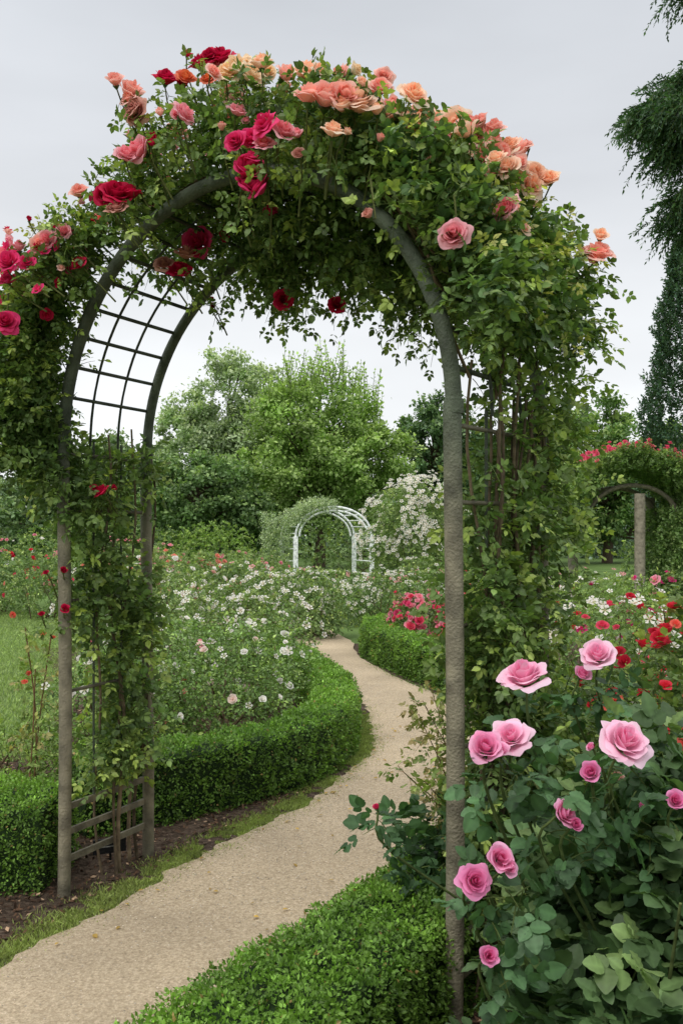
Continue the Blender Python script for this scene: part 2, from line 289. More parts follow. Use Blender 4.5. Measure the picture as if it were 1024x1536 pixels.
hedge('box_hedge',[(1.95,8.1),(1.5,8.7),(1.12,9.7),(.78,10.8),(.5,12.0),(.52,13.4)],.42,.42,6000,.026)
# ------------------------------------------------------------------ garden arch
FL=np.array([-1.22,4.11]);FR=np.array([.36,3.0]);RL=np.array([-.96,4.62]);RR=np.array([.77,3.6]); ZS=2.0
def arch(th,w,off=0.):
    th=np.radians(np.asarray(th,float)); w=np.asarray(w,float); off=np.asarray(off,float); L_=FL+(RL-FL)*w[...,None]; R_=FR+(RR-FR)*w[...,None]; Cn=(L_+R_)/2; H=(R_-L_)/2; r=np.linalg.norm(H,axis=-1); Hh=H/r[...,None]
    P=Cn+Hh*((r+off)*np.cos(th))[...,None]; Z=ZS+(.955+off)*np.sin(th); N=np.concatenate([Hh*np.cos(th)[...,None],np.sin(th)[...,None]],-1)
    return np.concatenate([P,Z[...,None]],-1),N
mb=MB(); g1=s2l(118,112,94); g2=s2l(84,92,76)
for w in(0.,1.):
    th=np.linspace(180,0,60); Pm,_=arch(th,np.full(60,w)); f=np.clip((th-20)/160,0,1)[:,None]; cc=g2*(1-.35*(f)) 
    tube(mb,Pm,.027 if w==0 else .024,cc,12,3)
    for e,b in((Pm[0],0),(Pm[-1],1)):
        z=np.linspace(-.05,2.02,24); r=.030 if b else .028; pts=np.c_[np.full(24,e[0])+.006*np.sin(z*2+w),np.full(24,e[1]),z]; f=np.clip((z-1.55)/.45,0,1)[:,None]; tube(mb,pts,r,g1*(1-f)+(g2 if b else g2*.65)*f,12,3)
        tube(mb,[[e[0],e[1],1.985],[e[0],e[1],2.03]],r+.002,g2*.9,12,3)
for th in list(range(8,176,8)):
    P,_=arch(np.array([th,th]),np.array([0.,1.]),np.array([.012,.012])); tube(mb,[P[0],(P[0]+P[1])/2,P[1]],.009,g2*.5,6,3)
for w in(.33,.66):
    th=np.linspace(180,0,50); P,_=arch(th,np.full(50,w),np.full(50,.022)); tube(mb,P,.006,g2*.5,6,3)
for a,b in((FL,RL),(FR,RR)):
    for z in(.9,1.3,1.7,1.95): tube(mb,[[*a,z],[*((a+b)/2),z+.004],[*b,z]],.008,g1*.7,7,3)
    for z in(.16,.28,.39): box(mb,[*(a+(b-a)*.03),z],[*(b-(b-a)*.03),z],.014,.028,g1*.8)
for f in(.33,.66):
    for a,b in((FL,RL),(FR,RR)):
        p=a+(b-a)*f; tube(mb,[[*p,.4],[*p,1.],[*p,2.02]],.006,g2*.7,6,3)
mb.build('garden_arch')
mb=MB(); box(mb,[-1.19,4.48,.09],[-1.05,4.55,.09],.012,.07,s2l(22,22,24)); tube(mb,[[-1.12,4.53,0],[-1.12,4.53,.08]],.006,s2l(30,30,30),6,3)
for zz_ in(.105,.088): box(mb,[-1.17,4.482,zz_],[-1.09,4.522,zz_],.004,.003,s2l(130,130,125))
mb.build('plant_label')
# climbing rose
mb=MB()
def Tk(th): return np.interp(th,[0,15,30,50,75,95,120,145,160,180],[.08,.20,.27,.24,.22,.25,.25,.22,.26,.28])
N=2200; th=rng.uniform(14,186,N); w=rng.uniform(-.15,1.2,N); w=np.where(th>132,rng.uniform(-.35,.10,N),w); o=rng.random(N)**.7*Tk(th)*(.55+.9*vnoise(np.c_[th/14,w*2.4,w*0],1,3)); P,Nn=arch(th,w,o)
keep=~((th>112)&(th<174)&(o<.08))&((th<132)|(rng.random(N)<.75)); P=P[keep];Nn=Nn[keep]
sprigs(mb,P,Nn*.5+rv(len(P))*.8,rng.uniform(.07,.15,len(P)),5,.028,G_ROSE,Y_ROSE,yf=.25,droop=.3,stemr=.002,var=.28)
N=190; th=rng.uniform(15,185,N); w=rng.uniform(-.1,1.1,N); w=np.where(th>132,rng.uniform(-.3,.1,N),w); P,Nn=arch(th,w,Tk(th)*.75); sprigs(mb,P,Nn*.9+rv(N)*.7+UP*.1,rng.uniform(.14,.28,N),8,.022,G_FRESH,s2l(150,150,84),yf=.8,droop=.3,stemr=.002,stemcol=s2l(120,110,60))
N=470; th=rng.uniform(45,108,N); w=rng.uniform(.35,1.2,N); P,Nn=arch(th,w,rng.uniform(-.18,.1,N)); sprigs(mb,P,-UP*.8+rv(N)*.6,rng.uniform(.1,.26,N),6,.028,G_ROSE*.9,Y_ROSE*.8,yf=.2,droop=.2,stemr=.002)
N=130; th=rng.uniform(25,50,N); w=rng.uniform(.35,1.15,N); P,Nn=arch(th,w,rng.uniform(-.02,.14,N)); sprigs(mb,P,-UP*.5+rv(N)*.7,rng.uniform(.1,.2,N),5,.03,G_ROSE*.95,Y_ROSE,yf=.2,stemr=.002)
N=230; th=rng.uniform(20,70,N); w=rng.uniform(-.15,1.,N); P,Nn=arch(th,w,Tk(th)*rng.uniform(.5,1.,N)); sprigs(mb,P,Nn*.4+rv(N)*.6+np.array([0,-.5,-.1]),rng.uniform(.06,.13,N),4,.04,s2l(70,96,60),s2l(110,132,76),yf=.2,droop=.35,stemr=.002)
N=330; P=np.array([-1.42,4.15,2.32])+rv(N)*rng.random((N,1))**.4*np.array([.24,.25,.40]); sprigs(mb,P,rv(N)+np.array([-.4,-.2,.1]),rng.uniform(.1,.18,N),5,.027,G_ROSE,Y_ROSE,yf=.4,stemr=.002)
N=55; P=np.array([-1.25,4.12,1.86])+rv(N)*np.array([.1,.1,.12]); sprigs(mb,P,rv(N)-UP*.4,rng.uniform(.08,.15,N),5,.03,G_ROSE,Y_ROSE,stemr=.002)
def column(a,b,z0,z1,N,th,wr,seedc,outd,thr=.36,ll=.03):
    z=rng.uniform(z0,z1,N); w=rng.uniform(*wr,N); P=np.c_[a+(b-a)*w[:,None],z]; od=np.array([*outd,0.]); P=P+od*(rng.normal(size=(N,1))*th); keep=vnoise(P,4,seedc)>thr; P=P[keep]
    sprigs(mb,P,rv(len(P))+od*.3*np.sign(rng.normal(size=(len(P),1)))-UP*.15,rng.uniform(.07,.16,len(P)),5,ll,G_ROSE,Y_ROSE,yf=.35,droop=.4,stemr=.002)
out=nrm((FR-FL)[None])[0]
column(FR,RR,.15,2.35,760,.055,(.22,1.1),3,out,.40); column(FL,RL,.48,2.0,470,.05,(.15,.95),5,-out,.36,.034)
N=70; P=np.array([.47,3.17,1.28])+rv(N)*np.array([.10,.12,.18]); sprigs(mb,P,rv(N)+[0,-.4,0],rng.uniform(.07,.14,N),5,.03,G_ROSE,Y_ROSE,stemr=.002)
N=60; P=np.c_[rng.uniform(.80,.9,N),rng.uniform(3.6,3.8,N),rng.uniform(1.5,2.5,N)]; sprigs(mb,P,rv(N)+[.5,0,.1],rng.uniform(.1,.22,N),6,.028,G_FRESH,Y_ROSE,yf=.7,stemr=.002)
N=150; P=np.c_[rng.uniform(.5,.8,N),rng.uniform(3.2,3.6,N),rng.uniform(.2,1.05,N)]; sprigs(mb,P,rv(N),rng.uniform(.1,.2,N),5,.032,G_ROSE,Y_ROSE,stemr=.002)
for a,b,n in((FR,RR,18),(FL,RL,5)):
    for k in range(n):
        f=rng.uniform(.15,1.); p=a+(b-a)*f; z=np.linspace(0,rng.uniform(1.9,2.3),16); q=rng.random(4)*6
        pts=np.c_[p[0]+.03*np.sin(z*2.3+q[0])+.02*np.sin(z*6+q[1]),p[1]+.03*np.sin(z*2+q[2]),z]; tube(mb,pts,np.linspace(rng.uniform(.006,.013),.005,16),s2l(112,98,78)*rng.uniform(.6,1.2),6,1)
for k in range(18):
    w=rng.uniform(.1,1.1); a0=rng.uniform(0,70); th=np.linspace(a0,a0+rng.uniform(25,50),18); P,_=arch(th,np.clip(w+.15*np.sin(th/15+k),-.1,1.2),.04+.03*np.sin(th/9+k)); tube(mb,P,.006,s2l(98,84,62),5,1)
CR=(s2l(165,12,50),s2l(215,32,82)); MG=(s2l(200,28,85),s2l(236,66,128)); PK=(s2l(245,130,145),s2l(252,188,198)); CO=(s2l(248,158,140),s2l(253,204,192)); PE=(s2l(250,186,142),s2l(253,222,200)); CM=(s2l(248,208,150),s2l(253,236,208)); OR=(s2l(240,140,60),s2l(240,130,105)); DU=(s2l(190,120,110),s2l(225,170,155))
BL=[(-.84,3.5,2.88,.14,CR),(-.84,3.48,2.82,.08,DU),(-.32,3.2,2.85,.13,MG),(-.29,3.2,2.79,.10,MG),(-.313,3.25,2.97,.12,MG),(-.76,3.5,3.04,.125,PK),(-.71,3.5,3.08,.085,CR),(-.82,3.65,3.33,.14,CO),(-.80,3.62,3.24,.11,DU),(-.70,3.72,3.42,.10,CR),(-.62,3.72,3.42,.09,OR),(-.58,3.8,3.52,.095,CR),(-.49,3.8,3.545,.12,CR),(-.396,3.58,3.39,.15,CM),(-.44,3.58,3.37,.10,CM),(-.29,3.58,3.36,.10,CM),(-.13,3.55,3.36,.13,PE),(-.05,3.05,3.03,.15,CO),(.048,3.05,3.02,.14,PE),(.0,3.08,3.07,.09,PE),(.118,3.3,3.17,.10,CO),(.165,3.15,3.03,.10,CO),(.235,3.1,2.97,.115,PE),(.20,3.12,2.99,.085,CO),(-.027,3.0,2.90,.085,PE),(-.57,3.4,3.13,.10,PK),(-.258,3.12,2.97,.11,MG),(-.19,3.12,2.95,.09,PK),(-.15,3.15,2.95,.06,PK),(-.37,3.35,3.12,.08,PK),(-.34,3.35,3.08,.05,PK),(.475,3.1,2.92,.125,CO),(.445,3.1,2.94,.11,CO),(.505,3.1,2.95,.09,CO),(.52,3.08,2.86,.12,CO),(.56,3.12,2.90,.08,PE),(.60,3.2,2.92,.115,CO),(.61,3.2,2.85,.11,PE),(.68,3.3,2.87,.115,PE),(.68,3.3,2.82,.09,PE),(.50,3.05,2.78,.075,CO),(.51,2.92,2.62,.095,PK),(.52,2.92,2.59,.06,CM),(.335,2.8,2.50,.092,PK),(.96,3.5,2.66,.12,CO),(.97,3.5,2.72,.08,PE),(.94,3.48,2.62,.06,CO),(.355,3.2,2.99,.08,PE),(.39,3.2,2.97,.065,CO),(.31,3.15,3.0,.09,PE),(.125,3.0,2.87,.055,CO),(.083,2.92,2.60,.06,DU),(-.28,3.7,2.88,.075,MG),(-.62,4.0,2.85,.13,MG),(-.498,4.0,2.89,.09,CR),(-.66,3.98,2.80,.10,DU),(-.69,3.98,2.73,.10,CR),(-.76,4.0,2.76,.08,DU),(-.243,3.9,2.575,.09,CR),(-.02,3.9,2.555,.075,CR),(-.597,4.35,2.66,.05,CR),(-.61,4.38,2.70,.04,CR),(-1.32,3.7,2.68,.11,MG),(-1.34,3.73,2.45,.10,MG),(-1.07,3.8,2.70,.08,CR),(-1.36,3.75,2.72,.10,PK),(-1.26,3.75,2.69,.07,MG),(-1.2,3.8,2.80,.08,PK),(-1.13,3.8,2.83,.075,PK),(-1.23,3.8,2.78,.07,CO),(-1.27,3.8,2.88,.045,CR),(-1.31,3.8,2.77,.08,PK),(-1.36,3.8,2.64,.08,MG),(-1.05,4.08,1.789,.075,CR),(-1.0,4.1,1.80,.05,CR),(-1.08,4.08,1.80,.045,CR),(-1.195,4.02,1.44,.06,CR),(-1.19,4.02,1.276,.055,CR),(-1.30,4.05,1.25,.04,CR),(-1.28,4.05,1.43,.035,CR),(-.14,3.05,2.84,.06,DU),(-.68,3.5,3.18,.06,CO),(-.43,3.35,3.06,.06,CO),(.29,3.05,2.82,.045,PE)]
EX=[]
for x,y,z,d,c in BL:
    if d>=.085 and z>2.82:
        red=(c is CR) or (c is MG)
        for q in range(int(rng.integers(1,3))):
            c2=c if rng.random()<.75 else (PK if red else CO)
            EX.append((x+rng.uniform(-.09,.09),y+rng.uniform(-.03,.03),z+rng.uniform(-.05,.05),d*rng.uniform(.5,.8),c2))
# crest blooms standing proud of the foliage
for th_,c in [(a,(PE,CO,CM,PE)[i%4]) for i,a in enumerate(rng.uniform(32,100,32))]+[(a,(CR,MG,PK,CO)[i%4]) for i,a in enumerate(rng.uniform(104,132,12))]:
    w_=rng.uniform(-.2,.6); p,_=arch(np.array([th_]),np.array([w_]),np.array([Tk(th_)+.13])); EX.append((*p[0],rng.uniform(.065,.115),c))
for x,y,z,d,(ci,co) in BL+EX:
    hang=(2.5<z<2.6 and x<.1)
    Nf=nrm(np.array([rng.normal()*.4,-.6+rng.normal()*.25,(.1 if hang else .55)+rng.normal()*.3])); T=(CUPS if (d<.065 or rng.random()<.25) else ROSES); T=T[rng.integers(len(T))]
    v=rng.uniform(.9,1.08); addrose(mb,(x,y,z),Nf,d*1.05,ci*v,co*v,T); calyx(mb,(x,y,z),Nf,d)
    p0=np.array([x,y,z])-Nf*d*.35; cen=np.array([-.2,3.85,2.0]) if z>2.6 else (np.array([x,y+.15,z+1.]) if z>2.4 else np.array([x,4.4,z-.2])); dr=nrm(cen-p0); tube(mb,[p0,p0-Nf*.03+dr*.03,p0+dr*.17-UP*(0 if hang else .03)],[.003,.003,.004],s2l(92,98,56),5,1)
    m_=9 if hang else 3; q=p0+dr*(rng.uniform(.03,.2,(m_,1)) if hang else .04); q=np.broadcast_to(q,(m_,3)).copy(); sprigs(mb,q,rv(m_)+dr*.6,.06,3 if hang else 2,.028,G_ROSE,Y_ROSE,stemr=.0015)
N=110; th=rng.uniform(25,180,N); w=rng.uniform(-.1,1.0,N); w=np.where(th>132,rng.uniform(-.3,.1,N),w); P,Nn=arch(th,w,Tk(th)*1.1+.06); cc=np.array([([PE,CO,PK][rng.integers(3)] if a<95 else [CR,PK,CO,MG][rng.integers(4)])[1] for a in th]); minis(mb,P,nrm(Nn+rv(N)*.4),rng.uniform(.025,.055,N),cc)
N=50; P=np.array([-1.30,3.9,2.74])+rng.normal(size=(N,3))*[.13,.10,.08]; minis(mb,P,nrm(rv(N)+[0,-1,.5]),rng.uniform(.03,.06,N),np.array([[CR,CO,MG,PK][i][1] for i in rng.integers(0,4,N)]))
mb.build('climbing_rose')
# ------------------------------------------------------------------ foreground rose bush
mb=MB()
def big(c,r,N,col=G_BLUE,T=LB,ll=.048):
    P,d=ell(c,r,N,.45,.22,2.5,3); sprigs(mb,P,d+UP*.35+rv(len(P))*.5,rng.uniform(.06,.15,len(P)),4,ll,col,s2l(112,134,82),yf=.15,droop=.25,T=T,upw=.75,stemr=.0025,var=.2)
big((.74,2.25,.42),(.27,.3,.58),220); big((1.0,2.3,.48),(.40,.45,.60),380); big((1.3,2.3,.42),(.36,.5,.56),240); big((1.0,1.92,.3),(.42,.25,.53),190); big((.62,1.98,.28),(.18,.2,.40),100)
for k in range(34):
    b=np.array([rng.uniform(.7,1.4),rng.uniform(2.0,2.7),0]); e=b+np.array([rng.normal()*.2,rng.normal()*.2,rng.uniform(.6,1.0)]); tube(mb,spline([b,(b+e)/2+rng.normal(size=3)*.04,e],8),np.linspace(.008,.003,8),s2l(82,92,52),6,1)
LP=(s2l(244,150,192),s2l(253,214,232)); HP=(s2l(220,85,150),s2l(245,160,205)); PP_=(s2l(232,112,168),s2l(250,186,218))
FR_=[(.448,2.3,1.255,.11,LP,.15),(.685,2.5,1.278,.09,LP,.5),(.644,2.5,1.224,.062,PP_,.6),(.38,2.1,1.146,.085,LP,.5),(.309,2.0,1.142,.09,PP_,.6),(.345,2.04,1.125,.06,PP_,.4),(.608,2.0,1.157,.102,LP,.5),(.533,2.0,1.088,.062,HP,.8),(.467,1.95,1.016,.066,PP_,.8),(.485,1.94,.995,.052,HP,.9),(.323,1.9,.94,.07,PP_,.9),(.34,1.9,.92,.05,PP_,.9),(.272,1.9,.893,.064,HP,1.),(.29,1.84,.768,.055,HP,1.),(.715,2.0,1.028,.055,HP,.8),(.62,2.1,1.05,.05,(s2l(225,170,150),s2l(240,205,190)),.5),(.66,2.05,1.0,.03,HP,.5),(.56,2.1,1.12,.03,PP_,.3),(.09,2.4,.896,.032,(s2l(200,35,90),s2l(232,80,125)),.2)]
for q,(x,y,z,d,(ci,co),f) in enumerate(FR_):
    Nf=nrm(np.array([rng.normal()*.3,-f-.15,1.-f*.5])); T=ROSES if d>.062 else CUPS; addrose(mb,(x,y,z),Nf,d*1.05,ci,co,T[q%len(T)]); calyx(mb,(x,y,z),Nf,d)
    p0=np.array([x,y,z])-Nf*d*.4; tube(mb,spline([p0,p0-Nf*.05-UP*.05,p0+np.array([.10 if x>.2 else .25,.14,-.3])],8),np.linspace(.003,.004,8),s2l(84,98,54),6,1)
    Pq=np.tile(p0-UP*.07+np.array([.03,.03,0]),(4,1))+rv(4)*.03; sprigs(mb,Pq,rv(4)+UP*.1,.05,2,.036,G_BLUE,T=LB,stemr=.002)
mb.build('rose_bush')
mb=MB(); P=np.c_[rng.uniform(.26,.42,60),rng.uniform(3.2,3.5,60),rng.uniform(.08,.6,60)]; sprigs(mb,P,rv(60)+[-.3,.2,.2],rng.uniform(.06,.13,60),4,.042,G_BLUE*.9,T=LB,stemr=.002)
for k in range(14):
    b=np.array([.5+rng.normal()*.06,3.6+rng.normal()*.1,.1]); e=np.array([rng.uniform(.18,.5),3.5+rng.normal()*.15,rng.uniform(.6,1.05)]); pts=spline([b,(b+e)/2+[.05,0,.08],e],9); tube(mb,pts,np.linspace(.004,.0015,9),s2l(120,104,72),5,1)
    sprigs(mb,pts[3:],rv(6)+UP*.3,rng.uniform(.05,.10,6),5,.022,G_FRESH,s2l(150,135,95),yf=.6,stemr=.0012,stemcol=s2l(130,100,70))
mb.build('rose_bush')
# ------------------------------------------------------------------ generic bushes
WH=s2l(245,243,236)
def bush(name,c,r,N,ll,col,young,fl=(),K=5,comp=False,T=LT,seed=0,shell=.45,lump=.3,stemr=.003,yf=.3):
    mb=MB(); c=np.asarray(c,float); P,d=ell(c,r,N,shell,lump,2.6,seed); sprigs(mb,P,d*.6+rv(len(P))*.6+UP*.2,min(.5,np.mean(r))*rng.uniform(.15,.3,len(P)),K,ll,col,young,compound=comp,T=T,stemr=stemr,yf=yf)
    for k in range(14):
        e=c+rv(1)[0]*np.asarray(r)*.6; e[2]=abs(e[2]); b=np.array([c[0]+rng.normal()*r[0]*.2,c[1]+rng.normal()*r[1]*.2,0]); tube(mb,spline([b,(b+e)/2,e],6),np.linspace(.012,.005,6)*max(1,r[2]),s2l(90,76,56),5,1)
    for n,size,cols,kind in fl:
        P,d=ell(c,np.asarray(r)*1.12,n*2,.9,lump,2.6,seed); q=(d[:,2]>-.25)&(vnoise(P,3.2/max(.6,r[0]),seed+5)>.48); P=P[q];d=d[q]
        if len(P)==0: continue
        cc=np.array([cols[i] for i in rng.integers(0,len(cols),len(P))])*rng.uniform(.88,1.08,(len(P),1))
        (minis if kind=='m' else flowers)(mb,P+rng.normal(size=P.shape)*.02,nrm(d+UP*.4+rv(len(P))*.5+[0,-.5,0]),size*rng.uniform(.6,1.25,len(P)),cc)
    return mb.build(name)
RED=s2l(212,45,68);RD2=s2l(230,80,108);PNK=s2l(240,160,176);SAL=s2l(232,150,130);DST=s2l(214,168,156)
bush('white_rose_bush',(-.95,6.9,.42),(.62,.75,.5),1000,.028,s2l(88,114,64),s2l(135,158,85),[(24,.062,[WH],'f'),(22,.06,[WH,WH,s2l(248,228,218)],'m'),(3,.045,[SAL],'m')],7,seed=1)
bush('white_rose_bush',(-1.45,6.3,.40),(.5,.6,.46),750,.028,s2l(82,108,58),s2l(135,158,85),[(12,.06,[WH],'f'),(14,.055,[WH],'m'),(3,.045,[SAL,RED],'m')],7,seed=2)
bush('white_rose_bush',(-.75,8.5,.4),(.5,.8,.48),700,.032,s2l(88,114,64),s2l(145,165,95),[(36,.075,[WH],'f'),(26,.07,[WH],'m')],7,seed=3)
bush('white_rose_bush',(-1.65,8.3,.42),(.6,.8,.5),700,.034,s2l(84,110,60),s2l(145,165,95),[(30,.07,[WH],'f'),(20,.07,[WH,WH,PNK],'m')],6,seed=4)
bush('flowering_shrub',(-1.4,5.6,.22),(.45,.3,.32),350,.028,G_FRESH,Y_ROSE,[(3,.04,[SAL],'m')],6,seed=5)
bush('flowering_shrub',(-1.95,5.3,.22),(.5,.35,.3),400,.028,G_FRESH,Y_ROSE,[],6,seed=6)
mb=MB()
for k in range(3):
    b=np.array([-1.72+rng.normal()*.03,5.0+rng.normal()*.04,0]); e=b+[rng.normal()*.06,0,rng.uniform(.85,1.1)]; pts=spline([b,(b+e)/2+rng.normal(size=3)*.03,e],10); tube(mb,pts,.004,s2l(130,100,72),5,1)
    sprigs(mb,pts[2:],rv(8)+UP*.3,.10,5,.028,G_FRESH,s2l(140,130,80),yf=.5); minis(mb,pts[8:]+rng.normal(size=(2,3))*.04,nrm(rv(2)+[0,-1,.5]),np.full(2,.035),np.tile(s2l(230,110,90),(2,1)))
mb.build('rose_stem')
X=[(-1.3,11.3,1.0,.8,.95,[WH],120),(-2.6,12.0,.9,.8,1.15,[WH],70),(-.45,14.2,.62,.5,.92,[WH],40),(-1.35,14.8,1.0,.8,.95,[WH],150),(-3.0,15,1.1,.9,1.25,[DST,WH,WH,PNK],100),(.75,16.2,.9,.8,.92,[WH],120),(-.3,18.2,1.1,.9,.85,[WH],170),(-3.6,18.5,1.3,.9,1.25,[DST,SAL],110),(-1.9,18.2,1.0,.8,1.0,[WH,WH,PNK],120),(1.6,19,1.1,.9,.9,[WH,PNK],130),(-5.0,21,1.4,1,1.45,[DST,PNK],100),(-7.2,18.6,1.2,.9,1.35,[RED,RD2],50),(-5.4,17.6,.9,.8,1.2,[SAL,RD2],30),(-9.0,20,1.4,1,1.6,[RED,PNK],50),(-.8,23,1.5,1,.75,[WH,PNK],150),(2.3,21.5,1.1,1,1.15,[WH],90),(-3.6,24,1.6,1,1.25,[DST],60),(-8,25,2.2,1.2,1.6,[PNK,WH],40),(-12,25,2.4,1.2,1.9,[RED],30),(-2.6,27,1.2,1,1.2,[PNK],40)]
for k,(x,y,a,b,h,cols,n) in enumerate(X):
    big_=y>18; col=[s2l(86,110,62),s2l(98,120,72),s2l(78,104,60)][k%3]
    bush('rose_bush',(x,y,h*.45),(a,b,h*.5),int(420+200*a),.05 if not big_ else .07,col,s2l(150,164,100),[(n,.09 if not big_ else .11,cols,'f' if cols[0] is WH else 'm')],7,T=LQ,seed=10+k,stemr=.004)
bush('pink_rose_bush',(1.05,12.2,.42),(.42,.6,.42),420,.045,G_ROSE,Y_ROSE,[(220,.085,[RD2,PNK,s2l(222,80,125),s2l(240,150,165)],'m')],6,T=LQ,seed=40)
bush('pink_rose_bush',(1.6,11.2,.45),(.42,.6,.45),420,.045,G_ROSE,Y_ROSE,[(220,.085,[RED,RD2,PNK],'m')],6,T=LQ,seed=41)
bush('rose_bush',(1.62,4.6,.48),(.45,.5,.58),620,.03,G_ROSE,Y_ROSE,[(90,.06,[RED,RD2],'m'),(40,.055,[WH],'f')],5,True,seed=42)
bush('rose_bush',(1.15,4.2,.4),(.4,.45,.5),480,.03,G_ROSE,Y_ROSE,[(30,.05,[RED,RD2],'m'),(20,.05,[WH],'f')],5,True,seed=43)
bush('rose_bush',(1.14,3.1,.58),(.26,.3,.70),380,.03,G_ROSE,Y_ROSE,[(160,.052,[RED,s2l(228,60,80),s2l(236,110,95)],'m')],5,True,seed=44)
bush('white_rose_bush',(2.0,7.0,.5),(.7,.7,.6),620,.034,s2l(88,114,66),Y_ROSE,[(150,.075,[WH],'f'),(36,.08,[RED,RD2],'m')],6,seed=45)
bush('rose_bush',(2.75,6.6,.55),(.5,.6,.65),460,.036,G_ROSE,Y_ROSE,[(70,.08,[RED,RD2],'m')],6,T=LQ,seed=46)
bush('rose_bush',(3.1,10.5,.45),(.9,.8,.6),600,.045,G_FRESH,Y_ROSE,[(110,.09,[WH],'f'),(40,.10,[s2l(215,60,130),RED],'m')],6,T=LQ,seed=47)
bush('rose_bush',(4.5,12.0,.5),(.9,.8,.7),600,.05,G_ROSE,Y_ROSE,[(60,.11,[s2l(220,70,140),PNK],'m')],6,T=LQ,seed=48)
bush('rose_bush',(2.4,13.5,.45),(1.0,.8,.6),600,.05,G_FRESH,Y_ROSE,[(70,.09,[WH],'f'),(30,.09,[RED],'m')],6,T=LQ,seed=49)
bush('rose_bush',(4.0,16.5,.45),(1.3,.8,.5),600,.06,s2l(105,126,72),Y_ROSE,[(50,.10,[WH,PNK],'f')],6,T=LQ,seed=50)
bush('white_flowering_shrub',(1.9,23.5,1.45),(1.3,1.2,1.55),2000,.08,s2l(98,120,72),s2l(155,168,108),[(1300,.11,[WH],'f')],7,T=LQ,seed=51)
bush('shrub',(4.2,27,1.4),(1.7,1.3,1.2),900,.09,G_ROSE,Y_ROSE,[],7,T=LQ,seed=52)
bush('shrub',(-4.2,31,1.0),(1.3,1.3,1.0),800,.09,G_FRESH,Y_ROSE,[],7,T=LQ,seed=53)
bush('shrub',(-8,31,1.1),(3,1.3,1.1),900,.1,G_ROSE,Y_ROSE,[],7,T=LQ,seed=54)
bush('shrub',(.8,36,1.2),(3.4,1.3,1.0),900,.1,s2l(86,108,66),Y_ROSE,[],7,T=LQ,seed=55)
bush('shrub',(10,26,1.0),(2.2,1.3,1.0),900,.08,s2l(86,108,66),Y_ROSE,[(60,.12,[RD2],'m')],7,T=LQ,seed=56)
# rose-covered arbour on the right: a leafy vault on posts
mb=MB()
for x,y in((6.0,18.8),(5.1,20.6),(7.1,19.9),(6.9,20.9)): tube(mb,[[x,y,0],[x,y,1.2],[x,y,2.4]],.11,s2l(136,128,112),10,3)
a=np.linspace(0,pi,16)
for y in(19.4,20.7): tube(mb,np.c_[6.05+.95*np.cos(a),np.full(16,y),1.85+.75*np.sin(a)],.05,g1,8,3)
n=9000; a=rng.uniform(-.05,pi+.1,n); y=rng.uniform(18.8,21.0,n); th_=rng.random(n)**.6; lum=.75+.5*vnoise(np.c_[a*1.3,y,a*0],1.4,3)
R=.92+.52*th_*lum; P=np.c_[6.05+R*np.cos(a),y,1.95+(R*.98-.02)*np.sin(a)]; D=np.c_[np.cos(a),rng.normal(size=n)*.4,np.sin(a)]
sprigs(mb,P,D+rv(n)*.6,.15,6,.07,s2l(96,122,70),s2l(144,162,98),compound=False,T=LQ,stemr=0,yf=.35)
n=3800; P=np.c_[rng.normal(size=n)*.22+7.0,rng.uniform(18.8,20.9,n),rng.uniform(.1,2.1,n)]; sprigs(mb,P,rv(n)+[0,-.3,.1],.15,6,.07,s2l(92,118,68),s2l(138,156,96),compound=False,T=LQ,stemr=0,yf=.3)
n=500; P=np.c_[rng.normal(size=n)*.12+5.0,rng.uniform(18.9,20.9,n),rng.uniform(1.3,2.1,n)]; sprigs(mb,P,rv(n)-UP*.4,.15,6,.07,s2l(92,118,68),s2l(138,156,96),compound=False,T=LQ,stemr=0,yf=.3)
n=230; a=rng.uniform(.15,2.3,n); y=rng.uniform(18.8,20.8,n); R=1.5; P=np.c_[6.05+R*np.cos(a),y,1.98+R*.98*np.sin(a)]+rng.normal(size=(n,3))*.05; minis(mb,P,nrm(np.c_[np.cos(a),-.5+0*a,np.sin(a)]),rng.uniform(.08,.14,n),np.tile(s2l(228,95,125),(n,1))*rng.uniform(.85,1.1,(n,1)))
mb.build('rose_arbour')
# white garden arch far away
mb=MB(); wp=s2l(222,225,224)
for y,dx in((30.,0.),(31.4,-.55)):
    cx=-.25+dx
    for s in(-1,1): box(mb,[cx+s*1.22,y,0],[cx+s*1.22,y,1.5],.15,.12,wp)
    a=np.linspace(0,pi,30)
    for rr in(1.22,1.10): tube(mb,np.c_[cx+rr*np.cos(a),np.full(30,y),1.5+(rr-.27)*np.sin(a)],.038,wp,7,3)
for a in np.linspace(.1,pi-.1,13):
    tube(mb,[[-.25+1.2*math.cos(a),30,1.5+.93*math.sin(a)],[-.8+1.2*math.cos(a),31.4,1.5+.93*math.sin(a)]],.02,wp,6,3)
for s in(-1,1):
    for z in(.3,.7,1.1,1.45): tube(mb,[[-.25+s*1.22,30,z],[-.8+s*1.22,31.4,z]],.02,wp,6,3)
mb.build('white_garden_arch')
mb=MB(); N=1500; a=rng.uniform(.48*pi,.86*pi,N); y=rng.uniform(-.12,1.2,N); P=np.c_[-.30-.42*y+1.28*np.cos(a)+rng.normal(size=N)*.09,30+y*1.3,1.58+1.*np.sin(a)+rng.normal(size=N)*.08]
P2=np.c_[rng.uniform(-2.6,-1.65,900),rng.uniform(30.2,31.4,900),rng.uniform(.2,2.25,900)]; P=np.vstack([P,P2]); sprigs(mb,P,rv(len(P))-UP*.2,.2,6,.065,s2l(128,144,112),s2l(170,180,140),compound=False,T=LQ,stemr=0); mb.build('climbing_vine')
